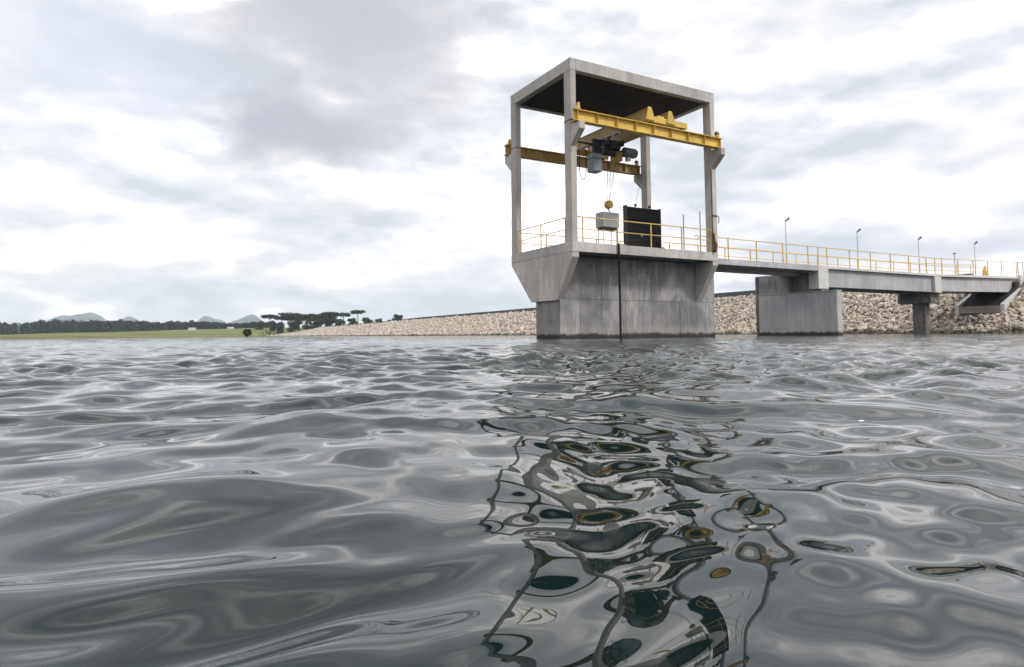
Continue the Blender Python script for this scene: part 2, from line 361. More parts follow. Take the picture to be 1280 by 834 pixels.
# ------------------------------------------------------------------ water
def water():
    c0 = np.array([CAM.x, CAM.y])
    rad = np.concatenate([np.geomspace(0.14, 220, 860), np.geomspace(285, 9000, 26)])
    front = np.linspace(YAW-R(52), YAW+R(52), 940)
    back = np.linspace(YAW+R(52), YAW-R(52)+2*math.pi, 90)[1:-1]
    ang = np.concatenate([front, back]); na, nr = len(ang), len(rad)
    A, Rr = np.meshgrid(ang, rad); X = c0[0]+np.cos(A)*Rr; Y = c0[1]+np.sin(A)*Rr
    H = np.zeros_like(X); g = np.random.default_rng(58)
    dr = np.gradient(rad)[:, None]*np.ones_like(X)
    # slow patches of stronger and weaker ripple
    calm = 1+0.22*np.sin(X*0.9+1.3+1.1*np.sin(Y*0.53))*np.sin(Y*0.8+0.4+1.2*np.sin(X*0.41))
    wx = 0.10*np.sin(Y*2.3+0.7)+0.07*np.sin(X*3.7+2.1); wy = 0.10*np.sin(X*2.1+1.9)+0.07*np.sin(Y*3.3+0.2)
    main = YAW+math.pi+R(18)
    grow = 0.72+0.78*np.clip((Rr-0.7)/5.0, 0, 1)
    for lam, n, slope, spread in WAVES:
        for _ in range(n):
            l = lam*math.exp(g.normal(0, 0.16)); k = 2*math.pi/l; th = main+g.normal(0, spread); ph = g.uniform(0, 2*math.pi)
            a = slope/k*math.sqrt(2.0/n)
            fade = np.clip((l/dr-2.2)/2.5, 0, 1)
            H += a*fade*np.cos(k*(math.cos(th)*(X+wx)+math.sin(th)*(Y+wy))+ph)*(calm*(grow*grow if lam < 0.25 else grow) if lam < 1.2 else 1)
    H += 1.6*H*np.abs(H)
    v = np.stack([X, Y, H], -1).reshape(-1, 3)
    v = np.vstack([v, [[c0[0], c0[1], H[0].mean()]]])
    i = np.arange(nr-1)[:, None]*na; j = np.arange(na)[None, :]; j2 = (j+1) % na
    q = np.stack([i+j, i+na+j, i+na+j2, i+j2], -1).reshape(-1, 4)
    t = np.stack([np.full(na, nr*na), np.arange(na), (np.arange(na)+1) % na], -1)
    me = bpy.data.meshes.new('lake_water'); me.vertices.add(len(v)); me.vertices.foreach_set('co', v.ravel().astype(np.float32))
    loops = np.concatenate([q.ravel(), t.ravel()]); me.loops.add(len(loops)); me.loops.foreach_set('vertex_index', loops.astype(np.int32))
    st = np.concatenate([np.arange(len(q))*4, len(q)*4+np.arange(len(t))*3]).astype(np.int32)
    me.polygons.add(len(st)); me.polygons.foreach_set('loop_start', st)
    me.polygons.foreach_set('use_smooth', np.ones(len(st), dtype=bool)); me.update(calc_edges=True); me.validate()
    m = MatB('lake_water', rough=0.015, spec=0.5); m.p.inputs['IOR'].default_value = 1.34
    m.col(m.mix(m.rng(m.noise(0.5, 3), 0.3, 0.7), (0.005, 0.012, 0.012), (0.009, 0.018, 0.018)))
    # fine wind ripple: too small for the mesh away from the shore
    dist = m.N('ShaderNodeVectorMath'); dist.operation = 'DISTANCE'; m.L(m.pos, dist.inputs[0]); dist.inputs[1].default_value = (CAM.x, CAM.y, 0)
    patch = m.rng(m.noise(0.8, 4, 0.6, 0.5), 0.42, 0.62, 0.25, 1.0)
    far = m.mul(m.rng(dist.outputs['Value'], 2.5, 14.0), patch)
    e1 = m.noise((6.5, 6.5, 1), 5, 0.65, 0.6); e2 = m.noise((1.6, 1.6, 1), 5, 0.65, 0.5)
    b1 = m.N('ShaderNodeBump'); b1.inputs['Distance'].default_value = 0.03; m.L(m.mul(far, 1.0), b1.inputs['Strength']); m.L(e1, b1.inputs['Height'])
    b2 = m.N('ShaderNodeBump'); b2.inputs['Distance'].default_value = 0.12; m.L(m.rng(dist.outputs['Value'], 8, 50, 0, 1.0), b2.inputs['Strength']); m.L(e2, b2.inputs['Height'])
    m.L(b1.outputs[0], b2.inputs['Normal']); m.L(b2.outputs[0], m.p.inputs['Normal'])
    me.materials.append(m.m)
    o = bpy.data.objects.new('lake_water', me); C.objects.link(o); o['kind'] = 'structure'
    return H, ang, rad
WAVES = [(3.0, 8, 0.016, 0.45), (1.2, 14, 0.032, 0.5), (0.58, 26, 0.056, 0.55), (0.32, 44, 0.090, 0.65), (0.19, 60, 0.112, 0.72), (0.115, 60, 0.062, 0.85), (0.07, 40, 0.016, 1.1)]
water()

# ------------------------------------------------------------------ land, hills
def grid_obj(name, rows, mat, smooth=True, **tags):
    mb = MB(); nr = len(rows); nc = len(rows[0])
    mb.add([p for r_ in rows for p in r_], [(i*nc+j, i*nc+j+1, (i+1)*nc+j+1, (i+1)*nc+j) for i in range(nr-1) for j in range(nc-1)])
    return part(name, mb, mat, smooth=smooth, **tags)
def land_z(px, d):
    k = max(0.0, min(1.0, px/320.0)) if px < 320 else 1.0
    far = 3.2+4.6*k                                   # height of the pasture at 600 m
    shore = 150+90*k
    t = max(0.0, (d-shore)/(600-shore))
    return -0.4+0.5*min(1, t*60)+far*t**0.85 if t < 1 else 0.1+far+(d-600)*0.004
def land():
    cols = list(np.linspace(-1500, 290, 110))+list(np.linspace(294, 350, 16))+list(np.linspace(356, 900, 40)); rows = []
    for t in [0, 0.004, 0.01, 0.02, 0.04, 0.07, 0.1, 0.15, 0.2, 0.3, 0.4, 0.5, 0.62, 0.75, 0.88, 1.0, 1.3, 2, 4, 8, 16]:
        row = []
        for px in cols:
            k = max(0.0, min(1.0, px/320.0)) if px < 320 else 1.0
            shore = 150+90*k
            if px > 320: shore += min(1.0, (px-320)/15.0)*190+max(0, px-335)*0.6
            d = shore*0.985+t*(600-150-90*k)
            d += 2.5*math.sin(px*0.05)+1.5*math.sin(px*0.13)
            lz = land_z(px, d) if px <= 320 else -0.6+(land_z(px, d)+0.6)*min(1.0, t*360/60)
            x, y = spot(px, d); row.append((x, y, lz+0.25*math.sin(x*0.05)*math.sin(y*0.04)*min(1, t*10)))
        rows.append(row)
    grid_obj('pasture', rows, 'grass', kind='structure')
land()
def hill(px, py, half_px, depth, seed, sy=1.0):
    cx, cy = spot(px, depth); H = height(px, py, depth); w = half_px*depth/FPX; g = random.Random(seed)
    ph = [g.uniform(0, 6.28) for _ in range(8)]; rows = []
    rx, ry = rt.x, rt.y
    for i in range(41):
        row = []
        for j in range(61):
            u = (j/60-0.5)*3.2; v_ = (i/40-0.5)*3.2; r_ = math.hypot(u, v_)
            h = math.exp(-abs(r_)**2.0*1.6)*(1+0.10*math.sin(u*5+ph[0])+0.07*math.sin(u*11+v_*4+ph[1])+0.05*math.sin(v_*9+ph[2]))
            h += 0.16*math.exp(-((u-0.9)**2+v_**2)*9)+0.02*math.sin(u*23+ph[3])*math.sin(v_*19+ph[4])*(h > 0.1)
            row.append((cx+rx*u*w-ry*v_*w, cy+ry*u*w+rx*v_*w, -5+h*(H+5)))
        rows.append(row)
    return grid_obj('hill', rows, 'hill', kind='structure')
for a in ((97, 394.5, 68, 4300, 1), (152, 399.3, 48, 4600, 2), (262, 400.3, 46, 4500, 3), (312, 398.9, 50, 4200, 4), (-25, 402, 60, 4400, 5), (-160, 399, 85, 4400, 7)): hill(*a)

# ------------------------------------------------------------------ leaves and trees
def leaf_cloud(g, centre, rad, n, size, flat_=1.0):
    """n small leaf clumps scattered through an ellipsoid's volume, denser near its skin"""
    d = g.normal(size=(n, 3)); d /= np.linalg.norm(d, axis=1)[:, None]
    d *= (g.random(n)**0.45)[:, None]; c = np.array(centre)+d*np.array(rad)
    V = []; F = []
    for p in c:
        s = size*g.uniform(0.6, 1.3); q = p+g.normal(size=(4, 3))*s*np.array([1, 1, 0.6*flat_]); b = len(V)
        V += [tuple(x) for x in q]; F += [(b, b+1, b+2), (b, b+2, b+3), (b, b+3, b+1), (b+1, b+3, b+2)]
    return V, F
def araucaria(px, top, base, half_px, depth, label, seed, tiers=1):
    x, y = spot(px, depth); zt = height(px, top, depth); zb = height(px, base, depth); w = half_px*depth/FPX
    g = np.random.default_rng(seed); t = thing('araucaria_tree', label, 'tree', (x, y, zb-1), 'umbrella shaped araucaria trees behind the dam')
    tr = MB(); tr.tube([(x, y, zb-1), (x+0.2, y, (zb+zt)/2), (x, y, zt-0.6)], 0.38, 7, 0.16)
    cr = MB()
    for ti in range(tiers):
        zz = zt-0.3-ti*(zt-zb)*0.22; ww = w*(1-0.25*ti); nb = 11
        for k in range(nb):
            a = 2*math.pi*k/nb+g.uniform(-0.25, 0.25); rr = ww*g.uniform(0.55, 0.95)
            ex, ey = x+math.cos(a)*rr, y+math.sin(a)*rr; ez = zz-0.05*ww+g.uniform(-0.5, 0.3)
            tr.tube([(x, y, zz-0.16*ww-1.2), (x+(ex-x)*0.6, y+(ey-y)*0.6, ez-0.75), (ex, ey, ez)], 0.11, 4, 0.05)
            V, F = leaf_cloud(g, (ex, ey, ez+0.1), (ww*0.36, ww*0.36, 1.0), 60, 0.5); cr.add(V, F)
        V, F = leaf_cloud(g, (x, y, zz+0.1), (ww*0.55, ww*0.55, 1.0), 110, 0.5); cr.add(V, F)
    part('trunk', tr, 'bark', t); part('crown', cr, 'leaf', t)
def bush_tree(px, top, base, half_px, depth, label, seed, mat='leaf2', name='broadleaf_tree', cat='tree', group='round trees behind the dam'):
    x, y = spot(px, depth); zt = height(px, top, depth); zb = height(px, base, depth); w = half_px*depth/FPX; h = zt-zb
    g = np.random.default_rng(seed); t = thing(name, label, cat, (x, y, zb-1), group)
    tr = MB(); tr.tube([(x, y, zb-1), (x, y, zb+h*0.55)], 0.3 if h > 3 else 0.12, 6, 0.1)
    cr = MB()
    for k in range(13):
        a = g.uniform(0, 6.28); zz = zb+h*(0.08+0.76*g.random()); rr = w*g.uniform(0.1, 0.8)*math.sqrt(max(0.05, 1-((zz-zb)/h-0.38)**2*2.6))
        ex, ey = x+math.cos(a)*rr, y+math.sin(a)*rr
        tr.tube([(x, y, zb+h*0.25), (ex, ey, zz)], 0.1, 4, 0.04)
        V, F = leaf_cloud(g, (ex, ey, zz), (w*0.36, w*0.36, h*0.17), 90, max(0.2, min(0.55, h*0.07))); cr.add(V, F)
    part('trunk', tr, 'bark', t); part('crown', cr, mat, t)
ARA = [(337, 396, 417, 10.5, 440, 'leftmost umbrella shaped pine behind the far end of the dam, trunk showing', 1),
       (352, 398, 417, 7, 455, 'small umbrella pine squeezed between two wider ones near the dam tip', 1),
       (362, 393.6, 416, 13, 445, 'broadest umbrella shaped pine, second tall one from the left behind the dam', 2),
       (374, 395, 416, 9, 460, 'umbrella pine touching the right side of the broadest pine crown', 2),
       (388, 395.2, 414, 9, 450, 'flat topped pine in the middle of the dark group behind the dam', 2),
       (400, 395.5, 414, 8, 462, 'dark pine just right of the middle of the group, half hidden by neighbours', 2),
       (412, 392.6, 412, 10, 450, 'tall umbrella pine with wide crown right of the middle of the group', 2),
       (429, 393.8, 411, 8.5, 455, 'umbrella pine with low green bushes at its foot, left of the lone pine', 1),
       (447, 390.4, 409, 8, 450, 'lone umbrella pine with bare pale trunk rising highest behind the dam', 1)]
for i, (px, top, base, hw, dep, lab, ti) in enumerate(ARA): araucaria(px, top, base, hw, dep, lab, 20+i, ti)
BUSH = [(326, 403, 419, 7, 425, 'low dark tree at the tip of the dam beside the pasture', 'leaf'),
        (347, 400.5, 418, 10, 436, 'dark rounded tree under the leftmost umbrella pines', 'leaf'),
        (369, 398.5, 417, 12, 440, 'wide dark tree filling the space under the broadest umbrella pine', 'leaf'),
        (392, 397, 415, 14, 440, 'largest dark rounded tree in the middle of the group behind the dam', 'leaf'),
        (410, 397.5, 413, 11, 435, 'dark tree under the wide umbrella crown right of the middle', 'leaf'),
        (425, 400, 412, 11, 430, 'bright green round tree below the umbrella pines, left of the lone pine', 'leaf2'),
        (441, 399, 411, 8, 430, 'green bushy tree at the left foot of the lone umbrella pine', 'leaf2'),
        (459, 397.5, 409, 9, 430, 'green rounded tree directly right of the lone umbrella pine', 'leaf2'),
        (474, 399.2, 407, 7, 430, 'small green tree at the right end of the group behind the dam', 'leaf2'),
        (487, 401, 406, 5, 430, 'low grey green clump between the tree group and the separate round tree', 'leaf'),
        (497, 393.5, 406, 7, 420, 'separate round tree standing above the dam crest right of the group', 'leaf'),
        (534, 396.4, 404, 11, 400, 'low flat clump of trees above the crest, nearest to the tower', 'leaf')]
for i, (px, top, base, hw, dep, lab, mt) in enumerate(BUSH): bush_tree(px, top, base, hw, dep, lab, 50+i, mt)
bush_tree(309, 412.0, 423.5, 5, 232, 'round dark bush on the grassy shore beside the dam tip', 77, 'leaf', 'shore_bush', 'bush', None)
bush_tree(205, 414.8, 416.5, 3.4, 560, 'low pale green shrub standing in the far pasture before the woodland', 78, 'leaf2', 'pasture_shrub', 'bush', None)
def woodland():
    g = np.random.default_rng(3); cr = MB()
    for k in range(760):
        px = g.uniform(-420, 345); dep = g.uniform(600, 690)
        if abs(px-39) < 1.6: continue
        top = 404.5-1.8*math.exp(-((px-110)/70)**2)+1.0*math.sin(px*0.07)+g.uniform(-0.9, 1.3)+(1.2 if px < 36 else 0)+max(0, (px-210)*0.010)
        x, y = spot(px, dep); zt = height(px, top, 645); zb = land_z(min(px, 330), dep)-0.5; h = zt-zb; w = g.uniform(3.0, 4.6)
        cr.tube([(x, y, zb), (x, y, zb+h*0.6)], 0.3, 4, 0.15)
        for s in range(4):
            V, F = leaf_cloud(g, (x+g.uniform(-1, 1), y+g.uniform(-1, 1), zb+h*(0.12+0.24*s)), (w*(1.0-0.12*s), w*(1.0-0.12*s), h*0.17), 26, 0.85); cr.add(V, F)
    part('woodland', cr, 'wood', label='dark far woodland in a long band behind the pasture', category='woodland', kind='stuff')
woodland()
for i, (px, dep, w, h) in enumerate([(240, 520, 5.5, 1.3), (288, 500, 4.5, 1.2)]):
    x, y = spot(px, dep); z0 = land_z(px, dep)-0.1
    t = thing('farm_shed', ['tiny pale farm shed in the pasture before the woodland, left one of two', 'tiny pale farm shed in the pasture, the one nearer the dam'][i], 'shed', (x, y, z0), 'pale sheds in the far pasture')
    part('wall', MB().box(x-w/2, x+w/2, y-2, y+2, z0, z0+h), 'white', t)
    part('roof', MB().prism([(y-2.3, z0+h), (y+2.3, z0+h), (y, z0+h+0.7)], 'x', x-w/2-0.2, x+w/2+0.2), 'galv', t)

# ------------------------------------------------------------------ dam with riprap
PATH = [(42.9, -70), (42.9, -20), (42.9, 0), (43.4, 32), (44.6, 76), (48.3, 140), (54.6, 187), (61.8, 277), (65.5, 335), (65.5, 380), (60.0, 415), (50.0, 436)]
def path_at(s_):
    """point and outward (lake side) normal on the crest edge at arc length s_"""
    for (x0, y0), (x1, y1) in zip(PATH, PATH[1:]):
        l = math.hypot(x1-x0, y1-y0)
        if s_ <= l or (x1, y1) == PATH[-1]:
            t = s_/l; tx, ty = (x1-x0)/l, (y1-y0)/l
            return x0+(x1-x0)*t, y0+(y1-y0)*t, -ty, tx
        s_ -= l
PLEN = sum(math.hypot(b[0]-a[0], b[1]-a[1]) for a, b in zip(PATH, PATH[1:]))
SL = 1.5
def crest_z(s_): return 4.35 if s_ < 390 else 4.35-4.1*((s_-390)/(PLEN-390))**1.1
def dam():
    rows = []
    for i in range(241):
        s_ = PLEN*i/240; x, y, nx, ny = path_at(s_); cz = crest_z(s_); row = []
        for off, z in ((13+cz, -2.0), (6.5, cz-4), (6.2, cz), (0.25, cz), (0, cz-0.05)):
            row.append((x-nx*off, y-ny*off, z))
        for k in range(1, 8):
            dz = (cz+1.2)*k/7; row.append((x+nx*dz*SL, y+ny*dz*SL, cz-0.05-dz-0.12))
        rows.append(row)
    d = grid_obj('dam', rows, 'soil', smooth=False, kind='structure')
    WL[d.name] = Vector((0, 0, 0)); d.data.materials.append(MAT['grass'])
    for f_ in d.data.polygons:
        if f_.index % 11 < (5 if f_.index//11 > 165 else 2): f_.material_index = 1
    ico = bmesh.new(); bmesh.ops.create_icosphere(ico, subdivisions=1, radius=1.0)
    IV = np.array([v.co[:] for v in ico.verts]); IF = np.array([[v.index for v in f.verts] for f in ico.faces]); ico.free()
    g = np.random.default_rng(9)
    def stone_verts(size, n):
        v = np.repeat(IV[None], n, 0); v = v+g.normal(size=v.shape)*0.20
        sc = np.stack([g.uniform(0.75, 1.35, n), g.uniform(0.6, 1.1, n), g.uniform(0.42, 0.85, n)], -1); v = v*sc[:, None, :]*np.asarray(size).reshape(-1, 1, 1)
        a = g.normal(size=(n, 4)); a /= np.linalg.norm(a, axis=1)[:, None]; w_, x_, y_, z_ = a.T
        Rm = np.stack([1-2*(y_*y_+z_*z_), 2*(x_*y_-z_*w_), 2*(x_*z_+y_*w_), 2*(x_*y_+z_*w_), 1-2*(x_*x_+z_*z_), 2*(y_*z_-x_*w_), 2*(x_*z_-y_*w_), 2*(y_*z_+x_*w_), 1-2*(x_*x_+y_*y_)], -1).reshape(-1, 3, 3)
        return np.einsum('nij,nvj->nvi', Rm, v)
    P = []; S = []
    s_ = 40.0
    while s_ < PLEN-1:
        x, y, nx, ny = path_at(s_); cz = crest_z(s_); step = 0.20 if y < 60 else 0.34 if y < 140 else 0.55
        run = (cz+0.45)*SL; off = g.uniform(0.2, 0.4)
        while off < run:
            jx = g.normal(0, step*0.35); px_, py_ = x+nx*off-ny*jx, y+ny*off+nx*jx; z_ = cz-off/SL
            sz = g.choice([0.13, 0.17, 0.21, 0.27, 0.36], p=[0.28, 0.34, 0.25, 0.11, 0.02])*(0.78 if y < 60 else 1.25 if y < 140 else 1.9)
            if z_ < 0.5: sz *= 1.2
            under = 36.5 < px_ < 43.5 and 1.15 < py_ < 4.65
            if not (under and z_ > 1.35) and not (37.2 < px_ < 39.3 and 2.4 < py_ < 5.6 and 0.35 < z_ and g.random() < 0.75) and not (38.4 < px_ < 43 and 1.0 < py_ < 4.7 and z_ > 1.2):
                P.append((px_, py_, z_+g.uniform(-0.10, 0.08))); S.append(sz)
            off += step*g.uniform(0.8, 1.15)*0.86
        s_ += step*0.92
    P = np.array(P); S = np.array(S)
    # the stones that show largest: near the water's edge around the abutment
    cam2 = np.array([CAM.x, CAM.y]); dist = np.hypot(P[:, 0]-cam2[0], P[:, 1]-cam2[1])
    rel = P[:, :2]-cam2; colpx = 640+FPX*(rel@np.array([rt.x, rt.y]))/(rel@np.array([fw.x, fw.y]))
    score = np.where((colpx > 890) & (colpx < 1290) & (P[:, 2] > 0), S/dist, 0); big = np.argsort(-score)[:300]; rest = np.setdiff1d(np.arange(len(P)), big)
    meshes = []
    for k in range(14):
        v = stone_verts([1.0], 1)[0]; me = bpy.data.meshes.new('stone'); me.from_pydata([tuple(q) for q in v], [], [tuple(int(i) for i in f) for f in IF]); me.materials.append(MAT['rock']); meshes.append(me)
    for n_, i in enumerate(big):
        o = bpy.data.objects.new('stone', meshes[n_ % 14]); C.objects.link(o); o.parent = d
        o.location = P[i]; s1 = S[i]*1.08; o.scale = (s1, s1, s1); o.rotation_euler = tuple(g.uniform(0, 6.28, 3))
    v = stone_verts(S[rest], len(rest))+P[rest][:, None, :]
    F = (IF[None]+(np.arange(len(rest))*len(IV))[:, None, None]).reshape(-1, 3)
    me = bpy.data.meshes.new('riprap'); v = v.reshape(-1, 3).astype(np.float32)
    me.vertices.add(len(v)); me.vertices.foreach_set('co', v.ravel()); me.loops.add(F.size); me.loops.foreach_set('vertex_index', F.ravel().astype(np.int32))
    me.polygons.add(len(F)); me.polygons.foreach_set('loop_start', (np.arange(len(F))*3).astype(np.int32)); me.update(calc_edges=True); me.materials.append(MAT['rock'])
    o = bpy.data.objects.new('riprap', me); C.objects.link(o); o.parent = d; o['kind'] = 'stuff'
    # low wall along the crest, open where the bridge lands
    w = thing('crest_wall', 'long low dark grey wall along the top of the rock faced dam', 'wall', (44, 20, 4.3))
    def run(s0, s1, n):
        mb = MB(); ring = []
        for i in range(n+1):
            q = s0+(s1-s0)*i/n; x, y, nx, ny = path_at(q); cz = crest_z(q)
            ring.append([(x-nx*a, y-ny*a, cz+b) for a, b in ((0.15, -0.3), (0.15, 0.5), (0.50, 0.5), (0.50, -0.3))])
        vs = [p for r_ in ring for p in r_]; fs = [(i*4+k, i*4+k+1, (i+1)*4+k+1, (i+1)*4+k) for i in range(n) for k in range(3)]
        fs += [(3, 2, 1, 0), tuple(n*4+k for k in range(4))]; mb.add(vs, fs)
        part('wall_run', mb, 'lip', w)
    run(0, 70.5, 12); run(75.2, 400, 84)
    return len(P)
print('stones', dam())

# ------------------------------------------------------------------ intake tower
W, D, HP, HR = 8.39, 4.96, 3.98, 11.67
T = thing('intake_tower', 'tall concrete intake tower with open roofed crane frame standing in the lake', 'tower', (4.2, 2.5, 0))
pier = part('pier', MB().box(0.16, 9.23, 1.18, 3.0, -2.5, 3.57), 'pier', T)
xb = [0.12, 1.15, 2.32, 3.66, 5.2, 6.95, 8.12, 9.27]; zb_ = [-2.5, 1.70, 3.56]
for i in range(7):
    for j in range(2):
        pr = 0.012 if (i+j) % 2 else 0.0
        part('panel', MB().box(xb[i]+0.006, xb[i+1]-0.006, 1.12-pr, 1.178, zb_[j]+0.006, zb_[j+1]-0.006), 'pier', pier, at=((xb[i]+xb[i+1])/2, 1.12, zb_[j]+1))
for j in range(2):
    for y0, y1 in ((1.18, 2.1), (2.1, 3.02)):
        part('panel', MB().box(0.12, 0.158, y0+0.004, y1-0.004, zb_[j]+0.006, zb_[j+1]-0.006), 'pier', pier, at=(0.12, y0, zb_[j]))
slab = part('platform_slab', MB().box(0.03, W-0.03, 0.03, D, HP-0.38, HP-0.004), 'pier', T)
for x0, x1 in zip([0, 1.15, 2.3, 2.44, 4.3, 5.9, 7.2], [1.15, 2.3, 2.44, 4.3, 5.9, 7.2, W]):
    if x0 == 2.3: continue
    part('edge_panel', MB().box(x0+0.004, x1-0.004, 0, 0.028, HP-0.40, HP), 'fascia', slab, at=(x0, 0, HP), bevel=0.004)
for y0, y1 in ((0.03, 1.3), (1.3, 2.6), (2.6, 3.9), (3.9, D)):
    part('edge_panel', MB().box(-0.012, 0.028, y0+0.004, y1-0.004, HP-0.40, HP), 'fascia', slab, at=(0, y0, HP))
trap = [(0.0, HP-0.405), (D, HP-0.405), (D, HP-0.55), (3.24, 1.64), (1.12, 1.64), (0.0, HP-0.62)]
for x0 in (0.0, W-0.36):
    hw = part('haunch_wall', MB().prism([(y+(0.02 if y < 2 else -0.02), z-0.001) for y, z in trap], 'x', x0+0.03, x0+0.34), 'concrete', T, at=(x0, 2.5, 2))
    for y0, y1 in ((0, 1.27), (1.27, 2.55), (2.55, 3.8), (3.8, D)):
        po = clip(trap, y0+0.003, y1-0.003)
        if len(po) > 2: part('panel', MB().prism(po, 'x', x0, x0+0.029), 'concrete', hw, at=(x0, y0, 2.5))
# columns with brackets
def column(x, y0, name='column'):
    mb = MB().box(x, x+0.29, y0, y0+0.46, HP-0.002, HR-0.5)
    return part(name, mb, 'concrete', T, at=(x, y0, HP), bevel=0.012)
cols = {}
for k, (x, y) in {'n': (0.0, 0.0), 'l': (0.0, D-0.46), 'r': (W-0.29, 0.0), 'b': (W-0.29, D-0.46)}.items(): cols[k] = column(x, y)
for k in cols:
    x = 0.0 if k in 'nl' else W-0.29
    x0, x1 = x+0.004, x+0.286
    if k in 'nr': po = [(0.0, 8.84), (-0.60, 8.84), (-0.60, 8.52), (0.0, 7.98)]
    else: po = [(D, 8.84), (D+0.60, 8.84), (D+0.60, 8.52), (D, 7.98)]
    part('bracket', MB().prism(po, 'x', x0, x1), 'concrete', cols[k], at=(x, po[0][0], 8.4), bevel=0.008)
for k, (x, y) in {'n': (0, 0), 'l': (0, D-0.46), 'r': (W-0.29, 0)}.items():    # pour joint collars
    part('joint_collar', MB().box(x-0.008, x+0.298, y-0.008, y+0.468, 9.02, 9.06), 'cap', cols[k], at=(x, y, 9))
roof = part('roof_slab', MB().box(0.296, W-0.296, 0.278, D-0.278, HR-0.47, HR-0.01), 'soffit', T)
part('roof_beam', MB().box(0.3, W-0.3, 0.0, 0.28, HR-0.5, HR), 'fascia', T, bevel=0.01)
part('roof_beam', MB().box(0.3, W-0.3, D-0.28, D, HR-0.5, HR), 'fascia', T, bevel=0.01)
part('roof_beam', MB().box(0.0, 0.298, 0, D, HR-0.5, HR), 'fascia', T, bevel=0.01)
part('roof_beam', MB().box(W-0.298, W, 0, D, HR-0.5, HR), 'fascia', T, bevel=0.01)
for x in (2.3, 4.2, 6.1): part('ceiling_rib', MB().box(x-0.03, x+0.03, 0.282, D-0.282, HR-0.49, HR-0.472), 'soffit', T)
c_ = MB()
pts = [(W-0.02, -0.03, 5.66+0.02*math.sin(i)) for i in range(3)]
part('cable_clamp', MB().tube([(W-0.33, -0.03, 5.72), (W+0.04, -0.03, 5.72), (W+0.10, -0.02, 5.55), (W+0.06, 0.0, 5.42)], 0.022, 6), 'dark', cols['r'])
part('conduit', MB().tube([(W-0.36, -0.02, HP), (W-0.36, -0.02, 5.7), (W-0.35, -0.02, 7.9)], 0.022, 6), 'dark', cols['r'])

# ------------------------------------------------------------------ railings
def railing(name, label, cat, p0, p1, posts, group, top=1.06, mid=0.56, low=None, n_off=0.0, r=0.024, zfun=None):
    """posts: parameters 0..1 from p0 to p1 where uprights stand"""
    p0 = Vector(p0); p1 = Vector(p1); t = thing(name, label, cat, p0, group)
    zf = zfun or (lambda v: v.z)
    first = None
    for q in posts:
        b = p0.lerp(p1, q); b.z = zf(b)
        if first is None:
            first = part('post', MB().tube([b, b+Vector((0, 0, top))], r*1.25, 8), 'rail', t, at=b)
        else: clone(first, t, b)
    for h in [top, mid]+([low] if low else []):
        n = 12; L_ = [p0.lerp(p1, i/n) for i in range(n+1)]
        for v in L_: v.z = zf(v)+h
        part('rail', MB().tube(L_, r if h == top else r*0.85, 8), 'rail', t)
    return t
G = 'yellow pipe railings on the tower platform'
railing('platform_railing', 'yellow two bar railing along the front edge of the tower platform', 'railing', (0.36, 0.07, HP), (8.04, 0.07, HP), [0.03, 0.268, 0.513, 0.753, 0.995], G)
railing('platform_railing', 'yellow railing along the left short side of the tower platform', 'railing', (0.07, 0.5, HP), (0.07, 4.44, HP), [0.02, 0.5, 0.985], G)
railing('platform_railing', 'yellow railing along the rear edge of the tower platform behind the gate', 'railing', (0.36, 4.86, HP), (8.04, 4.86, HP), [0.0, 0.2, 0.4, 0.6, 0.8, 1.0], G)
def deck_z(x): return 3.97 if x < 30.5 else 3.97+(x-30.5)*0.025
G2 = 'yellow pipe railings along the bridge'
railing('bridge_railing', 'long yellow railing along the near edge of the access bridge', 'railing', (8.5, 1.56, HP), (41.9, 1.56, HP), [(x-8.5)/33.4 for x in [10.85, 12.98, 15.1, 17.25, 18.15, 18.95, 21.1, 23.2, 25.3, 27.35, 29.4, 30.45, 31.3, 33.4, 35.45, 37.5, 39.55, 41.85]], G2, zfun=lambda v: deck_z(v.x))
railing('bridge_railing', 'long yellow railing along the far edge of the access bridge behind the lamps', 'railing', (8.5, 4.05, HP), (41.9, 4.05, HP), [(x-8.5)/33.4 for x in [9.2, 11.3, 13.4, 15.5, 17.5, 19.6, 21.7, 23.8, 25.9, 28.0, 30.1, 32.2, 34.3, 36.4, 38.5, 40.6]], G2, zfun=lambda v: deck_z(v.x))

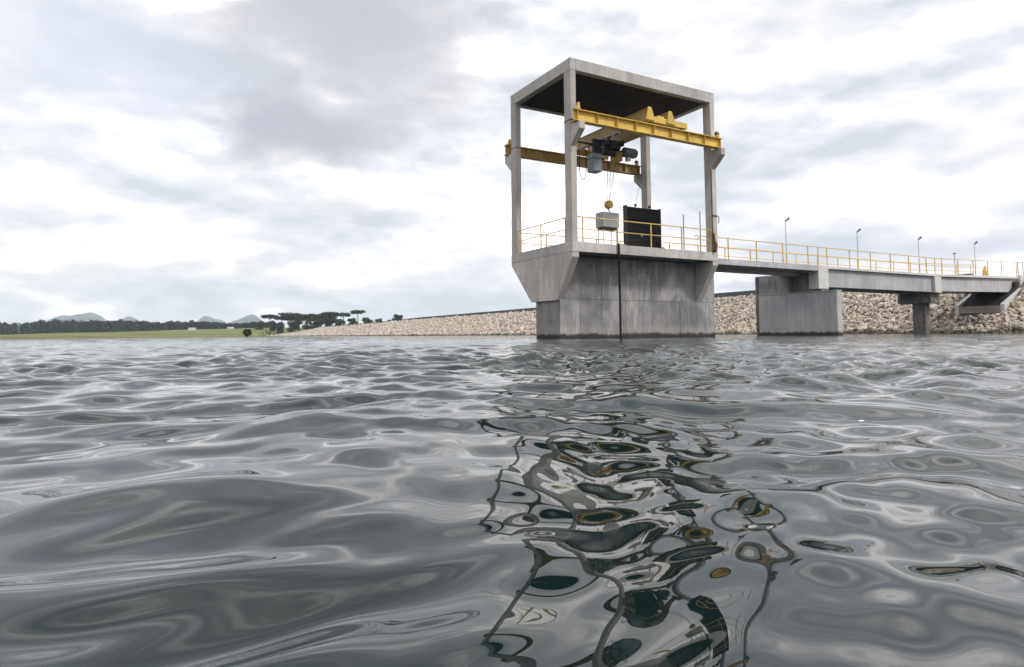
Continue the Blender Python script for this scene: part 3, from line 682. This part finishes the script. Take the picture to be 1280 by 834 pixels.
# ------------------------------------------------------------------ crane
K = thing('overhead_crane', 'yellow travelling crane under the tower roof with hoist and hook', 'crane', (4.2, 2.5, 8.85))
def ibeam_x(mb, x0, x1, y, z0, z1, w=0.26, t=0.03):
    mb.box(x0, x1, y-w/2, y+w/2, z0, z0+t); mb.box(x0, x1, y-w/2, y+w/2, z1-t, z1); mb.box(x0, x1, y-0.012, y+0.012, z0+t, z1-t); return mb
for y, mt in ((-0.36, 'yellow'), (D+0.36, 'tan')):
    rb = part('runway_beam', ibeam_x(MB(), -0.10, 8.36, y, 8.85, 9.33, 0.30), mt, K, at=(4.1, y, 8.85))
    part('crane_rail', MB().box(-0.1, 8.36, y-0.03, y+0.03, 9.332, 9.38), 'dark', rb)
    n = 9
    s0 = None
    for i in range(n):
        x = 0.02+i*(8.2/(n-1))
        for sg in (-1, 1):
            ya, yb = sorted((y+sg*0.014, y+sg*0.138)); part('stiffener', MB().box(x, x+0.014, ya, yb, 8.882, 9.298), mt, rb)
    for x in (0.12, 8.14):
        st = MB().prism([(x-0.1, 9.382), (x+0.1, 9.382), (x+0.05 if x < 1 else x+0.02, 9.66), (x-0.02 if x < 1 else x-0.05, 9.66)], 'y', y-0.05, y+0.05)
        part('end_stop', st, 'yellow' if x < 1 else 'hook', rb)
        if x > 1:
            part('buffer', MB().tube([(x-0.12, y, 9.55), (x+0.10, y, 9.55)], 0.06, 10), 'dark', rb)
    part('corbel_plate', MB().box(0.0, 0.3, y-0.2, y+0.2, 8.842, 8.848), 'dark', rb)
GX = (3.86, 5.06)
for gx in GX:
    mb = MB(); y0, y1 = -0.50, D+0.50; w = 0.24
    mb.box(gx-w/2, gx+w/2, y0+0.02, y1-0.02, 9.50, 9.53); mb.box(gx-w/2, gx+w/2, y0+0.02, y1-0.02, 10.0, 10.03); mb.box(gx-0.08, gx+0.08, y0+0.02, y1-0.02, 9.53, 10.0)
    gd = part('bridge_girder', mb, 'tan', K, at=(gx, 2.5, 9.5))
    for yy in (y0, y1-0.018): part('end_plate', MB().prism([(gx-0.2, 9.5), (gx+0.3, 9.5), (gx+0.22, 9.76), (gx+0.10, 10.08), (gx-0.08, 10.08)], 'y', yy, yy+0.018), 'yellow', gd)
part('festoon_rail', MB().box(3.60, 3.66, -0.2, D+0.2, 9.42, 9.48), 'galv', K)
for i in range(9): part('cable_trolley', MB().box(3.59, 3.67, 0.2+i*0.5, 0.28+i*0.5, 9.30, 9.42), 'galv', K)
for y in (-0.36, D+0.36):
    ec = part('end_carriage', MB().box(3.80, 6.14, y-0.10, y+0.10, 9.44, 9.70), 'yellow', K, at=(4.7, y, 9.5), bevel=0.012)
    for x in (4.0, 5.85):
        part('wheel', MB().tube([(x, y-0.07, 9.46), (x, y+0.07, 9.46)], 0.08, 14), 'dark', ec)
    part('drive_cover', MB().box(4.35, 4.75, y-0.08, y+0.08, 9.702, 9.78), 'yellow', ec)
hy = 2.75; hx = 4.3
hoist = part('hoist', MB().box(hx-0.25, hx+0.40, hy-0.28, hy+0.28, 9.05, 9.45), 'dark', K, at=(hx, hy, 9.0), bevel=0.03)
part('rope_drum', MB().tube([(hx-0.5, hy, 8.92), (hx+0.5, hy, 8.92)], 0.19, 18), 'dark', hoist)
part('gearbox', MB().box(hx+0.15, hx+0.5, hy-0.28, hy+0.25, 8.50, 8.95), 'hook', hoist, bevel=0.03)
part('motor', MB().tube([(hx+0.5, hy-0.35, 8.92), (hx+1.12, hy-0.35, 8.92)], 0.24, 18), 'motor', hoist, smooth=False)
part('motor_fan_cover', MB().tube([(hx+1.122, hy-0.35, 8.92), (hx+1.22, hy-0.35, 8.92)], 0.20, 18), 'dark', hoist)
part('motor_foot', MB().box(hx+0.65, hx+0.85, hy-0.45, hy-0.25, 8.52, 8.68), 'galv', hoist)
for x in (hx-0.42, hx+0.45): part('hanger_plate', MB().box(x-0.02, x+0.02, hy-0.42, hy+0.42, 9.2, 9.5), 'dark', hoist)
cb = part('control_cabinet', MB().box(hx-1.30, hx-0.78, hy-0.30, hy+0.2, 7.82, 8.68), 'grey', K, at=(hx-1, hy, 8), bevel=0.02)
part('cabinet_lid', MB().box(hx-1.31, hx-0.77, hy-0.31, hy+0.21, 8.42, 8.46), 'dark', cb)
part('cabinet_bracket', MB().box(hx-1.1, hx-0.6, hy-0.05, hy+0.05, 8.69, 9.45), 'dark', cb)
lp = [(2.72+0.2*math.cos(a)*1.0, 2.9, 8.05+0.62*math.sin(a)) for a in np.linspace(math.pi, 2*math.pi, 13)]
part('festoon_cable', MB().tube([(2.52, 2.9, 9.2)]+lp+[(2.92, 2.9, 9.2)], 0.020, 6), 'black', K)
part('festoon_support', MB().box(2.4, 3.6, 2.86, 2.94, 9.19, 9.26), 'dark', K)
RX, RYY = 3.90, 2.5
for (dx, dy) in ((-0.09, 0), (0.09, 0), (0.16, 0.1)):
    part('wire_rope', MB().tube([(RX+dx*0.6, RYY+dy, 6.35), (hx-0.2+dx*(3 if dx > 0.1 else 1), hy-0.1, 8.9)], 0.012, 5), 'cable', K)
hb = part('hook_block', MB().tube([(RX, RYY-0.09, 6.30), (RX, RYY+0.09, 6.30)], 0.20, 22), 'hook', K, at=(RX, RYY, 6.3))
for s_ in (-1, 1): part('cheek_plate', MB().tube([(RX, RYY+s_*0.092, 6.30), (RX, RYY+s_*0.11, 6.30)], 0.17, 18), 'hook', hb)
hk = [(RX, RYY, 6.12), (RX, RYY, 6.02), (RX+0.05, RYY, 5.97), (RX+0.06, RYY, 5.91), (RX+0.02, RYY, 5.87), (RX-0.04, RYY, 5.89)]
part('hook', MB().tube(hk, 0.028, 8, 0.016), 'dark', hb)

# ------------------------------------------------------------------ things on the platform
bx = thing('lifting_weight_box', 'light grey box raised on thin legs below the crane hook', 'box', (3.81, 2.5, HP))
part('box_body', MB().box(3.32, 4.30, 2.22, 2.78, 5.17, 5.88), 'boxgrey', bx, bevel=0.02)
part('bottom_rim', MB().box(3.38, 4.24, 2.27, 2.73, 5.08, 5.168), 'dark', bx)
part('lifting_eye', MB().tube([(3.82, 2.5, 5.88), (3.82, 2.5, 5.93)], 0.05, 8), 'dark', bx)
for (x, y) in ((3.42, 2.30), (4.18, 2.30), (3.42, 2.70), (4.18, 2.70)): part('leg', MB().tube([(x, y, HP), (x, y, 5.09)], 0.022, 6), 'galv', bx)
gt = thing('steel_gate', 'tall black steel gate panel standing on the tower platform', 'gate', (6.0, 2.5, HP))
part('gate_leaf', MB().box(4.92, 7.05, 2.46, 2.58, HP+0.06, 6.32), 'black', gt)
for z in (HP+0.03, 4.6, 5.15, 5.7, 6.22): part('rib', MB().box(4.92, 7.05, 2.43, 2.458, z, z+0.07), 'black', gt)
for x in (4.86, 7.02): part('side_frame', MB().box(x, x+0.08, 2.41, 2.62, HP, 6.36), 'dark', gt)
part('top_lug', MB().box(5.5, 5.58, 2.45, 2.55, 6.36, 6.48), 'dark', gt); part('top_lug', MB().box(6.4, 6.48, 2.45, 2.55, 6.36, 6.48), 'dark', gt)
part('roller', MB().tube([(4.60, 2.45, 4.42), (4.80, 2.45, 4.42)], 0.05, 10), 'hook', gt)
part('roller', MB().tube([(7.18, 2.45, 4.42), (7.30, 2.45, 4.42)], 0.05, 10), 'hook', gt)
part('valve_plate', MB().box(5.72, 5.82, 2.33, 2.358, 4.9, 4.96), 'galv', gt)
part('sling', MB().tube([(5.54, 2.5, 6.48), (5.9, 2.6, 7.4)], 0.008, 4), 'cable', gt)
part('sling', MB().tube([(4.9, 2.4, 6.2), (4.6, 2.4, 6.1), (4.2, 2.45, 6.35)], 0.008, 4), 'cable', gt)
for i, (x, h) in enumerate(((7.80, 6.03), (8.93, 6.27))):
    t = thing('thin_pole', ['thin dark pole standing left of the right tower column, behind the railing', 'thin pole with small side handle, nearest to the right tower column'][i], 'pole', (x, 1.6, HP), 'thin poles beside the right column')
    part('shaft', MB().tube([(x, 1.6, HP), (x, 1.6, h)], 0.026, 6), 'cable', t)
    part('foot', MB().tube([(x, 1.6, HP), (x, 1.6, HP+0.04)], 0.08, 8), 'dark', t)
    if i: part('handle', MB().tube([(x-0.22, 1.6, 4.92), (x+0.02, 1.6, 4.95)], 0.018, 6), 'cable', t)
rr = thing('red_valve', 'small rusty red valve fixed at the foot of the right front column', 'valve', (W-0.02, -0.02, HP+0.3))
part('valve_body', MB().tube([(W-0.27, -0.06, HP+0.02), (W-0.24, -0.07, HP+0.16), (W-0.19, -0.07, HP+0.34), (W-0.26, -0.06, HP+0.5)], 0.07, 10, 0.08), 'red', rr, smooth=True)
part('stem', MB().tube([(W-0.26, -0.05, HP+0.5), (W-0.29, -0.04, HP+0.9)], 0.04, 8), 'red', rr)
hose = part('hanging_pipe', MB().tube([(2.37, -0.02, HP+0.05), (2.37, -0.06, HP-0.05), (2.375, -0.06, 1.8), (2.38, -0.06, -1.2)], 0.045, 8), 'black', None, at=(2.37, -0.06, HP))
hose['label'] = 'black pipe hanging from the platform edge straight down into the water'; hose['category'] = 'pipe'

# ------------------------------------------------------------------ bridge
B = thing('access_bridge', 'long pale concrete footbridge from the tower to the rock dam', 'bridge', (25, 2.8, 0))
Y0, Y1 = 1.5, 4.15
part('deck', MB().box(8.40, 18.0, Y0, Y1, 3.66, 3.97), 'bridge', B, at=(13, 2.8, 3.9), bevel=0.008)
for y in (2.75,): part('deck_beam', MB().box(9.28, 17.99, y, y+0.3, 3.46, 3.658), 'bridge', B, at=(13, y, 3.5))
def sloped(x0, x1, y0, y1, a0, b0, a1, b1):      # a: bottom heights, b: top heights at the two ends
    return MB().prism([(x0, a0), (x1, a1), (x1, b1), (x0, b0)], 'y', y0, y1)
part('deck', MB().box(18.0, 30.23, Y0, Y1, 3.82, 3.965), 'white', B, at=(24, 2.8, 3.9), bevel=0.006)
part('deck', sloped(30.23, 42.2, Y0, Y1, 3.81, 3.97, 4.08, 4.25), 'white', B, at=(36, 2.8, 3.9), bevel=0.006)
for y in (1.68, 3.6):
    part('girder', MB().box(18.95, 30.22, y, y+0.3, 2.78, 3.818), 'bridge', B, at=(24, y, 3), bevel=0.01)
    part('girder', sloped(31.08, 41.28, y, y+0.3, 2.85, 3.808, 3.05, 4.06), 'bridge', B, at=(36, y, 3), bevel=0.01)
part('cross_beam', MB().box(18.02, 18.93, Y0-0.01, Y0+0.62, 2.66, 3.655), 'white', B, at=(18.5, 1.7, 3), bevel=0.01)
part('deck_edge', MB().box(18.02, 18.93, Y0-0.012, Y0+0.02, 3.657, 3.968), 'white', B, at=(18.5, 1.5, 3.9))
part('cross_beam', MB().prism([(30.24, 2.74), (31.06, 2.74), (31.06, 3.806), (30.24, 3.806)], 'y', Y0-0.01, Y1+0.01), 'white', B, at=(30.6, 2.8, 3), bevel=0.01)
pw = part('pier_wall', MB().box(18.03, 18.45, 0.42, 5.62, -2.5, 2.46), 'bridge', B, at=(18.2, 3, 0))
for y0, y1 in ((0.42, 1.1), (1.1, 2.35), (2.35, 3.6), (3.6, 4.7), (4.7, 5.62)):
    part('panel', MB().box(18.0, 18.028, y0+0.004, y1-0.004, -2.4, 2.46), 'bridge', pw, at=(18, y0, 1))
part('wall_coping', MB().box(17.96, 18.47, 0.40, 5.62, 2.462, 2.52), 'bridge', B, at=(18.2, 3, 2.5))
uw = part('upper_wall', MB().box(18.36, 18.66, 1.52, 5.5, 2.522, 3.655), 'pier', B, at=(18.3, 3.5, 3))
part('panel', MB().box(18.02, 18.357, 3.45, 5.60, 2.522, 3.08), 'pier', uw, at=(18, 4.5, 3)); part('panel', MB().box(18.02, 18.357, 3.45, 5.60, 3.088, 3.655), 'pier', uw, at=(18, 4.5, 3.4))
part('pilaster', MB().prism([(17.98, 5.624), (18.5, 5.624), (18.6, 6.0), (18.22, 6.0)], 'z', -2.5, 3.655), 'cap', B, at=(18.2, 5.8, 1))  # darker concrete paints the shade of this turned-away face
part('bracket', MB().box(18.7, 18.95, 1.6, 1.9, 2.53, 2.655), 'white', B, at=(18.8, 1.7, 2.6))
part('pier_column', MB().box(30.35, 31.0, 2.28, 3.08, -2.5, 2.06), 'cap', B, at=(30.6, 2.7, 0), bevel=0.03)
part('pier_cap', MB().box(30.12, 31.2, 1.74, 3.92, 2.062, 2.70), 'cap', B, at=(30.6, 2.8, 2.4), bevel=0.02)
for y in (1.8, 3.7): part('bearing', MB().box(30.4, 30.9, y-0.12, y+0.15, 2.702, 2.738), 'dark', B, at=(30.6, y, 2.7))
ab = thing('bridge_abutment', 'sloping concrete abutment where the bridge meets the rock slope', 'abutment', (41, 2.8, 2))
part('end_wall', MB().box(41.32, 42.3, 1.46, 4.14, 1.2, 3.80), 'soffit', ab, at=(41.8, 2.8, 3))  # darkened underside concrete paints shade at the back of the cavity
part('end_post', MB().box(41.9, 42.5, 1.36, 1.495, 2.55, 4.35), 'white', ab, at=(42, 1.4, 3))
for y in (1.30, 4.30):
    part('wing_wall', MB().prism([(38.72, 1.2), (38.72, 2.12), (38.95, 2.2), (42.3, 3.62), (43.2, 4.2), (43.2, 1.2)], 'y', y-0.14, y+0.14) if y < 2 else MB().prism([(38.72, 1.2), (38.72, 2.12), (42.3, 3.62), (42.3, 1.2)], 'y', y-0.14, y+0.14), 'white', ab, at=(40, y, 2), bevel=0.01)
part('sill_beam', MB().box(38.66, 39.1, 1.46, 4.14, 1.48, 2.02), 'sill', ab, at=(38.9, 2.8, 1.7), bevel=0.015)
part('recess_floor', MB().prism([(39.1, 1.0), (39.1, 2.0), (41.3, 3.44), (41.3, 1.0)], 'y', 1.46, 4.14), 'cavity_shade', ab, at=(40, 2.8, 1.5))  # black wedge over the soil, shade put into its colour

# lamps on the far side of the deck
def lamp(x, h, label):
    zb = deck_z(x)
    t = thing('lamp_post', label, 'lamp post', (x, 4.2, zb), 'slim lamp posts along the bridge')
    part('base', MB().box(x-0.09, x+0.09, 4.11, 4.29, zb-0.25, zb+0.04), 'galv', t)
    part('pole', MB().tube([(x, 4.2, zb), (x, 4.2, h-0.10)], 0.028, 8, 0.020), 'galv', t)
    hd = part('lamp_head', MB().tube([(x-0.02, 4.2, h-0.16), (x+0.20, 4.1, h+0.04)], 0.04, 8, 0.075), 'motor', t)
    part('lens', MB().tube([(x+0.202, 4.099, h+0.042), (x+0.212, 4.095, h+0.05)], 0.075, 8), 'lens', hd)
    part('shaft_sleeve', MB().tube([(x, 4.2, zb+0.0), (x, 4.2, zb+1.0)], 0.045, 8), 'rail', t)
for x, h, lab in ((18.93, 7.14, 'slim lamp post on the bridge closest to the tower'), (26.23, 7.0, 'second slim lamp post from the tower on the bridge'),
                  (33.64, 6.98, 'third slim lamp post from the tower, above the bridge column'), (41.65, 7.15, 'slim lamp post at the shore end of the bridge')): lamp(x, h, lab)
t = thing('short_pole', 'short thin pole without lamp between the two lamp posts nearest the shore', 'pole', (38.57, 4.2, deck_z(38.6)))
part('shaft', MB().tube([(38.57, 4.2, deck_z(38.6)), (38.57, 4.2, 6.1)], 0.03, 6), 'galv', t); part('cap', MB().box(38.5, 38.64, 4.14, 4.26, 6.05, 6.13), 'dark', t)
t = thing('yellow_bollard', 'stout yellow pointed post on the shore end of the bridge', 'bollard', (41.1, 3.3, deck_z(41.1)))
zb = deck_z(41.1)
part('body', MB().tube([(41.1, 3.3, zb), (41.1, 3.3, zb+0.55)], 0.20, 10), 'rail', t)
part('cone_top', MB().tube([(41.1, 3.3, zb+0.552), (41.1, 3.3, zb+0.95)], 0.19, 10, 0.05), 'rail', t)
t = thing('timber_pile', 'low dark stack of timber lying beyond the shore end of the bridge', 'timber', (46, 7, 4.35))
for i in range(5): part('beam', MB().box(44.4+0.2*(i % 2), 48.6-0.3*(i % 3), 6.0+0.28*(i % 3), 6.25+0.28*(i % 3), 4.36+0.22*(i//3), 4.57+0.22*(i//3)), 'bark', t)
t = thing('gate_frame', 'grey pipe gate frame at the shore end of the near bridge railing', 'gate', (42, 1.56, 4.2))
for x in (41.95, 42.75): part('post', MB().tube([(x, 1.5, 4.2), (x, 1.5, 5.32)], 0.035, 8), 'galv', t)
part('top_bar', MB().tube([(41.95, 1.5, 5.32), (42.75, 1.5, 5.32)], 0.035, 8), 'galv', t)
part('mid_bar', MB().tube([(41.95, 1.5, 4.8), (42.75, 1.5, 4.8)], 0.02, 8), 'galv', t)

# small feather floating on the water
fx, fy = spot(1072, 1.62)
f_ = part('floating_feather', MB().prism([(fx-0.011, fy-0.002), (fx-0.004, fy-0.005), (fx+0.008, fy-0.003), (fx+0.011, fy+0.002), (fx+0.002, fy+0.005), (fx-0.007, fy+0.003)], 'z', 0.0, 0.002), 'foam', None, at=(fx, fy, 0))
f_['label'] = 'tiny white feather floating on the waves at the right'; f_['category'] = 'feather'

# ------------------------------------------------------------------ haze
hz = MB().box(-9500, 9500, -9500, 9500, -7.0, 330)
me = bpy.data.meshes.new('haze'); me.from_pydata(hz.v, [], hz.f)
hm = bpy.data.materials.new('haze'); hm.use_nodes = True; nt = hm.node_tree; nt.nodes.clear()
vo = nt.nodes.new('ShaderNodeVolumePrincipled'); vo.inputs['Color'].default_value = (0.80, 0.88, 1.0, 1); vo.inputs['Density'].default_value = 0.00015
oo = nt.nodes.new('ShaderNodeOutputMaterial'); nt.links.new(vo.outputs[0], oo.inputs['Volume'])
me.materials.append(hm); ho = bpy.data.objects.new('haze', me); C.objects.link(ho); ho['kind'] = 'stuff'; ho['label'] = 'thin pale air haze over the lake'; ho['category'] = 'haze'
